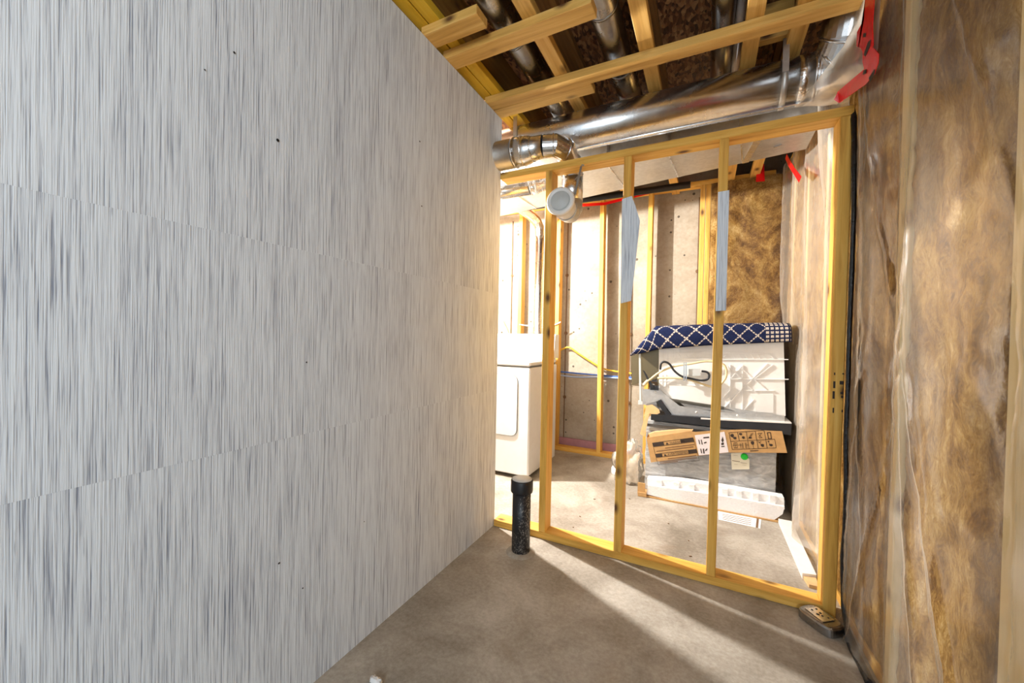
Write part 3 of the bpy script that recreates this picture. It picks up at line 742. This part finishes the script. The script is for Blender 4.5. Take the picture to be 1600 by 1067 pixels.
for k in range(7):
    x = 530+k*58; ribline(*Z(x, 384), *Z(x+29, 430), .9, .006); ribline(*Z(x+29, 430), *Z(x+58, 384), .9, .006)
for k in range(7):
    x = 930+k*52; ribline(*Z(x, 386), *Z(x+26, 432), .9, .006)
for x in (405, 445, 490, 510): ribline(*Z(x, 352), *Z(x, 460), .5, .003)
for x in (400, 430): ribline(*Z(x, 560), *Z(x, 690), .5, .003)
for y in (380, 432): ribline(*Z(375, y), *Z(512, y+1), .5, .003)
for y in (615, 660): ribline(*Z(375, y), *Z(455, y+2), .5, .003)
MB().ppoly([Z(455, 650), Z(830, 660), Z(830, 850), Z(600, 835), Z(480, 790)], 'y', TY-.022, .024).build('side_pan', M['white_plastic'], dw, label='smooth white raised pan')
MB().ppoly([Z(1130, 725), Z(1325, 725), Z(1325, 880), Z(1180, 872)], 'y', TY-.005, .007).build('side_pan', M['white_plastic'], dw)
MB().ppoly([Z(540, 352), Z(820, 340), Z(820, 352), Z(700, 380), Z(540, 380)], 'y', TY-.004, .006).build('side_pan', M['offwhite'], dw)
def hose(px, r, mat, nm, lab, y=TY-.03):
    pts = [on(*Z(*q), 'y', y) for q in px]; out = []
    for i in range(len(pts)-1):
        p0, p1, p2, p3 = pts[max(i-1, 0)], pts[i], pts[i+1], pts[min(i+2, len(pts)-1)]
        for k in range(6):
            s = k/6; out.append(.5*((2*p1)+(p2-p0)*s+(2*p0-5*p1+4*p2-p3)*s*s+(3*p1-p0-3*p2+p3)*s**3))
    MB().tube(out+[pts[-1]], r, 10).build(nm, M[mat], dw, label=lab)
hose([(300, 600), (380, 540), (500, 492), (640, 470), (760, 450), (880, 462), (930, 510), (925, 590), (860, 660), (800, 660), (700, 628), (600, 598), (480, 588), (360, 590)], .0075, 'cream_hose', 'hose', 'looped cream drain hose', TY-.040)
hose([(382, 520), (390, 470), (420, 455), (460, 475), (500, 530), (560, 575), (640, 595), (720, 610), (775, 600), (790, 565), (770, 540), (725, 532)], .0075, 'black', 'power_cord', 'black power cord', TY-.058)
MB().ppoly([Z(620, 515), Z(715, 512), Z(718, 570), Z(620, 575)], 'y', TY-.06, .03).build('plug', M['vent_grey'], dw, label='grey plug')
t = MB()
for x in (580, 598): t.ppoly([Z(x-5, 460), Z(x+5, 460), Z(x+5, 612), Z(x-5, 612)], 'y', TY-.072, .006)
t.build('clamp', M['galv_dark'], dw)
hose([(245, 650), (270, 620), (300, 600)], .012, 'cream_hose', 'hose_end', None, TY-.04)
t = MB(); t.ppoly([(1010, 634), (1019, 632), (1030, 640), (1031, 645), (1022, 650), (1006, 650)], 'y', TY-.052, .004); t.ppoly([(1008, 648), (1015, 645), (1007, 682), (1000, 678)], 'y', TY-.055, .003)
solo(t, 'cardboard_shred', M['card_pale'], 'torn tan cardboard shred hanging at the left of the stack', 'cardboard')

# rug draped over the dishwasher
low = [(985, 556), (1030, 545.5), (1100, 540), (1165, 537), (1237.5, 534)]
top = [(988, 550), (1023, 512), (1100, 508.5), (1165, 507), (1236, 506.5)]
P0 = [on(u, v, 'y', 2.945) for u, v in low]; P1 = [on(u, v, 'y', 2.955) for u, v in top]
me = bpy.data.meshes.new('rug'); bm = bmesh.new(); uvl = bm.loops.layers.uv.new('UVMap'); UV = {}
NU, NV = 60, 26; G = []
for i in range(NU+1):
    a = i/NU; row = []
    l, t_ = lerp_path(P0, a), lerp_path(P1, a)
    for j in range(NV+1):
        b = j/NV
        if b <= .3: p = l.lerp(t_, b/.3) + Vector((0, -.012*math.sin(PI*b/.3)-.004*noise.noise(Vector((a*8, b*9, 0))), 0))
        else:
            q = (b-.3)/.7; p = t_ + Vector((0, .02+.50*q, .012*math.sin(min(1, q*8)*PI/2)+.006*noise.noise(Vector((a*7, q*5, 2)))))
        v = bm.verts.new(p); UV[v] = (a, b*.42 if b <= .3 else .126+.5*(b-.3)/.7); row.append(v)
    G.append(row)
for i in range(NU):
    for j in range(NV):
        f = bm.faces.new((G[i][j], G[i+1][j], G[i+1][j+1], G[i][j+1])); f.smooth = True
        for lp in f.loops: lp[uvl].uv = UV[lp.vert]
base = Vector((0, 3.2, 1.08)); bmesh.ops.translate(bm, vec=-base, verts=bm.verts); bm.to_mesh(me); bm.free(); me.materials.append(M['rug'])
rg = bpy.data.objects.new('rug', me); COL.objects.link(rg); rg.location = base
rg['label'] = 'navy rug with cream diamond lattice draped over the dishwasher'; rg['category'] = 'rug'
sm = rg.modifiers.new('solid', 'SOLIDIFY'); sm.thickness = .010; sm.offset = -1

# flattened carton leaning on the front of the wrapped box
YC = 2.925
ct = thing('flattened_carton', 'brown printed cardboard carton leaning across the wrapped box', 'cardboard box', (.05, YC, .25))
cl = [(1010, 684), (1078, 673.5), (1086, 675), (1092, 712), (1017, 722.5)]
MB().ppoly(cl, 'y', YC, .006).build('panel', M['cardboard'], ct)
MB().ppoly([(1086, 675), (1133, 672), (1165, 671), (1222, 674), (1230, 707.5), (1139, 707), (1092, 712)], 'y', YC, .006).build('panel', M['cardboard'], ct)
MB().ppoly([(1015, 682), (1013, 678), (1022, 675), (1062, 671), (1083, 671.5), (1080, 674.5), (1010, 685)], 'y', YC+.004, .03).build('flap', M['card_pale'], ct, label='pale torn flap')
lb = MB().ppoly([(1085.5, 680), (1132, 674.5), (1138.5, 706.5), (1092, 711.5)], 'y', YC-.0015, .0012).build('shipping_label', M['label_pink'], ct, label='pale shipping label with black print')
m = MB()
for q in ([(1091, 687), (1092.3, 687), (1094, 694), (1092.7, 694)], [(1095, 687), (1096.5, 687), (1098, 694.5), (1096.5, 694.5)], [(1094, 701), (1095.5, 701), (1097, 708), (1095.5, 708)], [(1098, 701), (1100, 701), (1101, 708.5), (1099, 708.5)],
          [(1100, 691), (1104, 690), (1104, 692), (1100, 693)], [(1099, 683), (1108, 682), (1108, 684), (1099, 685)], [(1102, 703), (1105, 700), (1105, 703), (1102, 705)], [(1127, 688), (1129, 682), (1131, 688), (1129, 692)], [(1127, 692), (1131, 691.5), (1131, 695), (1127, 695.5)], [(1127, 697), (1132, 696.5), (1132, 698), (1127, 698.5)]):
    m.ppoly(q, 'y', YC-.0024, .0008)
m.build('print_mark', M['ink'], lb, kind='stuff')
A, B = on(1019, 692, 'y', YC), on(1083, 683.5, 'y', YC)
xd = (B-A).normalized(); yd = Vector((-xd.z, 0, xd.x)); 
def q_at(a, b): return A + xd*((B-A).length*a) + yd*(.001 - .150*b)
m = MB()
def pr(a0, b0, a1, b1, y=YC-.0012):
    m.prism([Vector((p.x, y, p.z)) for p in (q_at(a0, b0), q_at(a1, b0), q_at(a1, b1), q_at(a0, b1))], (0, .0008, 0))
for (a0, b0, a1, b1) in ((0, 0, .28, .20), (.69, 0, 1, .20), (0, .53, .17, .71), (.80, .53, 1, .71)): pr(a0, b0, a1, b1)
for (a0, b0, a1, b1) in ((.28, 0, .69, .02), (.28, .18, .69, .20), (.17, .53, .80, .55), (.17, .69, .80, .71), (0, 0, .006, 1.05), (.994, 0, 1, 1.05), (0, 1.04, 1, 1.055)): pr(a0, b0, a1, b1)
m.build('warning_bar', M['ink'], ct, kind='stuff')
m = MB()
for a0, a1, b in ((.28, .98, .30), (.05, .95, .40), (.28, .96, .80), (.06, .96, .90), (.06, .5, .97)): pr(a0, b, a1, b+.035)
m.build('print_line', M['ink_soft'], ct, kind='stuff')
m = MB()
p = q_at(.32, .165); m.text('\u25B2 WARNING', .021, (p.x, YC, p.z), xd, yd, .0012)
p = q_at(.20, .675); m.text('\u25B2 AVERTISSEMENT', .021, (p.x, YC, p.z), xd, yd, .0012)
m.build('lettering', M['ink'], ct, kind='stuff')
# pictogram table on the right half
Zr = lambda x, y: (1110+x/11.853, 660+y/11.853)
m = MB()
def ln(a, b, w=.9):
    u0, v0 = Zr(*a); u1, v1 = Zr(*b); d = Vector((u1-u0, v1-v0)).normalized(); n = Vector((-d.y, d.x))*w/2
    m.ppoly([(u0+n.x, v0+n.y), (u1+n.x, v1+n.y), (u1-n.x, v1-n.y), (u0-n.x, v0-n.y)], 'y', YC-.0012, .0008)
for a, b in (((340, 190), (990, 145)), ((370, 350), (1190, 310)), ((405, 500), (1218, 470)), ((340, 190), (405, 500)), ((1190, 310), (1218, 470)),
             ((500, 180), (535, 345)), ((660, 168), (690, 335)), ((825, 155), (855, 325)), ((990, 145), (1025, 318)), ((690, 335), (715, 490)), ((860, 325), (885, 482)), ((1025, 318), (1050, 476))): ln(a, b, .6)
for a, b in (((1055, 190), (1075, 300)), ((1110, 185), (1130, 295)), ((1050, 190), (1115, 185)), ((1065, 300), (1140, 295))): ln(a, b, 1.1)
for x in (430, 460, 490, 580, 600, 640, 660): ln((x, 375), (x+12, 475), .5)
for a, b in (((415, 425), (500, 420)), ((430, 378), (490, 372)), ((440, 474), (500, 468)), ((510, 420), (580, 415)), ((550, 380), (560, 470)), ((665, 420), (695, 416)), ((790, 420), (800, 490)), ((770, 490), (830, 486)),
             ((885, 350), (940, 400)), ((940, 350), (890, 380)), ((1060, 345), (1100, 400)), ((700, 300), (760, 200)), ((720, 300), (790, 190)), ((880, 210), (950, 280)), ((950, 200), (890, 270)), ((880, 200), (960, 195)), ((890, 285), (965, 280))): ln(a, b, .55)
def blob(x, y, rx, ry):
    m.ppoly([Zr(x+rx*math.cos(k*PI/4)*(1+.25*((k*7) % 3-1)), y+ry*math.sin(k*PI/4)) for k in range(8)], 'y', YC-.0012, .0008)
for x, y, rx, ry in ((405, 245, 38, 34), (455, 290, 36, 24), (560, 215, 34, 22), (612, 280, 30, 26), (740, 285, 34, 16), (782, 380, 36, 36), (965, 425, 36, 28), (1125, 420, 38, 24), (1080, 350, 16, 10)): blob(x, y, rx, ry)
m.ppoly([Zr(735, 520), Zr(890, 512), Zr(890, 525), Zr(735, 535)], 'y', YC-.0012, .0008)
m.build('pictogram', M['ink'], ct, kind='stuff')

# foam packing, cardboard and paper on the floor
fs = thing('foam_packing', 'long white foam packing strip on the floor before the stack', 'foam packing', (.05, 2.89, 0))
m = MB(); m.ppoly([(1010, 772), (1012, 758), (1110, 772), (1226, 792), (1223, 803), (1210, 812), (1110, 797)], 'y', 2.855, .10); m.build('foam_base', M['foam'], fs)
m = MB(); m.ppoly([(1011, 748), (1060, 750.5), (1110, 758), (1225, 778), (1226, 796), (1110, 778), (1012, 764)], 'y', 2.885, .075); m.build('foam_back', M['foam'], fs)
for u in (1025, 1052, 1076, 1128, 1150, 1176, 1203):
    v = 748 + (u-1011)*.135
    m = MB(); m.ppoly([(u, v), (u+9, v+1.2), (u+9, v+14), (u, v+13)], 'y', 2.874, .02); m.build('foam_rib', M['foam'], fs)
cb = MB(); cb.box(-.40, .44, 2.845, 2.975, .001, .010); cb.box(-.405, -.355, 2.848, 2.86, .01, .092); cb.ppoly([(996.5, 769), (1010, 771), (1010, 777), (996.5, 775)], 'y', 2.835, .03)
solo(cb, 'cardboard_sheet', M['cardboard'], 'brown cardboard tray sticking out left beneath the foam strip', 'cardboard')
pp = MB(); q = [on(u, v, 'z', .001) for u, v in ((1123, 812), (1188, 826), (1190, 808), (1122, 797))]; pp.prism(q, (0, 0, .001))
pp = solo(pp, 'instruction_sheet', M['paper'], 'white printed paper sheet lying on the floor before the foam', 'paper')
m = MB()
for k in range(4):
    a = .15+.16*k; l0 = q[0].lerp(q[3], a); l1 = q[1].lerp(q[2], a); p0, p1 = l0.lerp(l1, .1), l0.lerp(l1, .78)
    m.bar((p0.x, p0.y, .0024), (p1.x, p1.y, .0024), .006, .0004)
p0, p1 = q[0].lerp(q[1], .92), q[3].lerp(q[2], .92); m.bar((p0.x, p0.y, .0024), (p1.x, p1.y, .0024), .012, .0004)
m.build('print_line', M['ink_soft'], pp, kind='stuff')
solo(MB().prism([(.425, 2.84, .001), (.490, 2.84, .001), (.488, 2.24, .001), (.432, 2.225, .001)], (0, 0, .028)), 'trim_strip', M['trim_white'], 'white trim board lying along the foot of the crinkled plastic', 'trim')
solo(MB().prism([(.445, 2.16, .001), (.480, 2.16, .001), (.486, 2.235, .001), (.436, 2.23, .001)], (0, 0, .016)), 'trim_offcut', M['card_pale'], 'short pale offcut at the end of the white trim board', 'trim')

# crumpled plastic bag left of the stack
m = MB()
def bagf(a, b):
    th, ph = 2*PI*a, PI*b
    d = Vector((math.cos(th)*math.sin(ph), math.sin(th)*math.sin(ph), math.cos(ph)))
    r = 1 + .30*noise.noise(d*2.2+Vector((4, 1, 2))) + .16*noise.noise(d*6)
    p = Vector((-.515, 3.10, .125)) + Vector((d.x*.105*r, d.y*.10*r, d.z*.19*r)); p.x += .06*(p.z-.1)
    p.z = max(.003, p.z); return p
m.grid(bagf, 44, 30)
solo(m, 'plastic_bag', M['bag'], 'crumpled clear white plastic bag left of the wrapped box', 'bag')
m = MB(); m.lathe([(.055, 0), (.06, .01), (.058, .045), (.05, .06), (.0, .062)], (-.61, 3.22, .001), (0, 0, 1), 18)
solo(m, 'plastic_tub', M['white_plastic'], 'small white plastic tub on the floor left of the bag', 'tub')

# ------------------------------------------------------------------ near floor objects
sp = thing('standpipe', 'black plastic drain stub with grey cap rising from the floor', 'pipe', (-.826, 1.80, 0))
MB().tube([(-.826, 1.80, 0), (-.826, 1.80, .33)], .047, 32).build('pipe', M['abs'], sp)
MB().lathe([(.0475, .315), (.056, .315), (.057, .32), (.057, .372), (.054, .378), (0, .378)], (-.826, 1.80, 0), (0, 0, 1), 32).build('coupling', M['black'], sp)
MB().lathe([(.051, .377), (.051, .3805), (.012, .3815), (0, .3815)], (-.826, 1.80, 0), (0, 0, 1), 32).build('cap', M['vent_grey'], sp, label='flat grey cap')
MB().lathe([(.075, .0), (.065, .006), (.05, .010), (.046, .011)], (-.826, 1.80, .0005), (0, 0, 1), 24).build('mortar_ring', M['floor'], sp)

eb = thing('junction_box', 'grey steel electrical junction box on the floor by the end post', 'electrical box', (.435, 1.895, 0))
def oblong(cx, cy, L, Wd, z, ang, n=8, k=1.0):
    p = []
    for s in range(4*n):
        a = 2*PI*s/(4*n); ca, sa = math.cos(a), math.sin(a)
        x = L/2*math.copysign(abs(ca)**.55, ca)*k; y = Wd/2*math.copysign(abs(sa)**.55, sa)*k
        p.append(Vector((cx+x*math.cos(ang)-y*math.sin(ang), cy+x*math.sin(ang)+y*math.cos(ang), z)))
    return p
def loft(m, rings):
    t = bmesh.new(); R = [[t.verts.new(p) for p in r] for r in rings]
    for a, b in zip(R, R[1:]):
        for i in range(len(a)): t.faces.new((a[i], a[(i+1) % len(a)], b[(i+1) % len(a)], b[i]))
    t.faces.new(R[-1]); t.faces.new(R[0][::-1]); m.merge(t)
an = math.radians(-50)
m = MB(); loft(m, [oblong(.432, 1.898, .135, .092, z, an, k=k) for z, k in ((.001, 1.0), (.004, 1.04), (.030, 1.02), (.036, .94), (.038, .84))]); m.build('box_body', M['galv_dark'], eb)
m = MB(); m.prism([Vector((.432, 1.898, .0385))+Vector((x*math.cos(an)-y*math.sin(an), x*math.sin(an)+y*math.cos(an), 0)) for x, y in ((-.045, -.026), (.032, -.032), (.034, .024), (-.04, .03))], (0, 0, .003)); cv = m.build('cover_plate', M['galv'], eb, label='bright cover plate with holes')
m = MB()
for x, y, r in ((-.03, -.008, .004), (-.03, .014, .004), (-.005, -.01, .006), (-.008, .006, .0045), (.006, -.002, .004), (.02, .01, .003)):
    m.lathe([(r, 0), (r, .0012), (0, .0012)], Vector((.432, 1.898, .0412))+Vector((x*math.cos(an)-y*math.sin(an), x*math.sin(an)+y*math.cos(an), 0)), (0, 0, 1), 8)
m.build('knockout_hole', M['black'], cv, kind='stuff')

m = MB()
def tis(a, b):
    th, ph = 2*PI*a, PI*b; d = Vector((math.cos(th)*math.sin(ph), math.sin(th)*math.sin(ph), math.cos(ph)))
    r = 1+.45*noise.noise(d*3.1); p = Vector((-.905, .898, .012))+Vector((d.x*.024*r, d.y*.012*r, d.z*.012*r)); p.z = max(.0005, p.z); return p
m.grid(tis, 20, 14)
solo(m, 'tissue_scrap', M['paper'], 'small white crumpled scrap on the floor at the bottom edge', 'litter')
m = MB()
for k in range(14):
    u, v = random.choice(((980, 700), (1010, 800), (900, 790), (1130, 860), (1000, 760)))
    p = on(u+random.uniform(-60, 60), v+random.uniform(-30, 40), 'z', 0)
    if p.y > 2.1 and p.y < 2.8 and p.x < .4: m.bar((p.x, p.y, .002), (p.x+random.uniform(-.012, .012), p.y+.006, .002), .006, .003)
m.build('floor_debris', M['ink_soft'], kind='stuff')
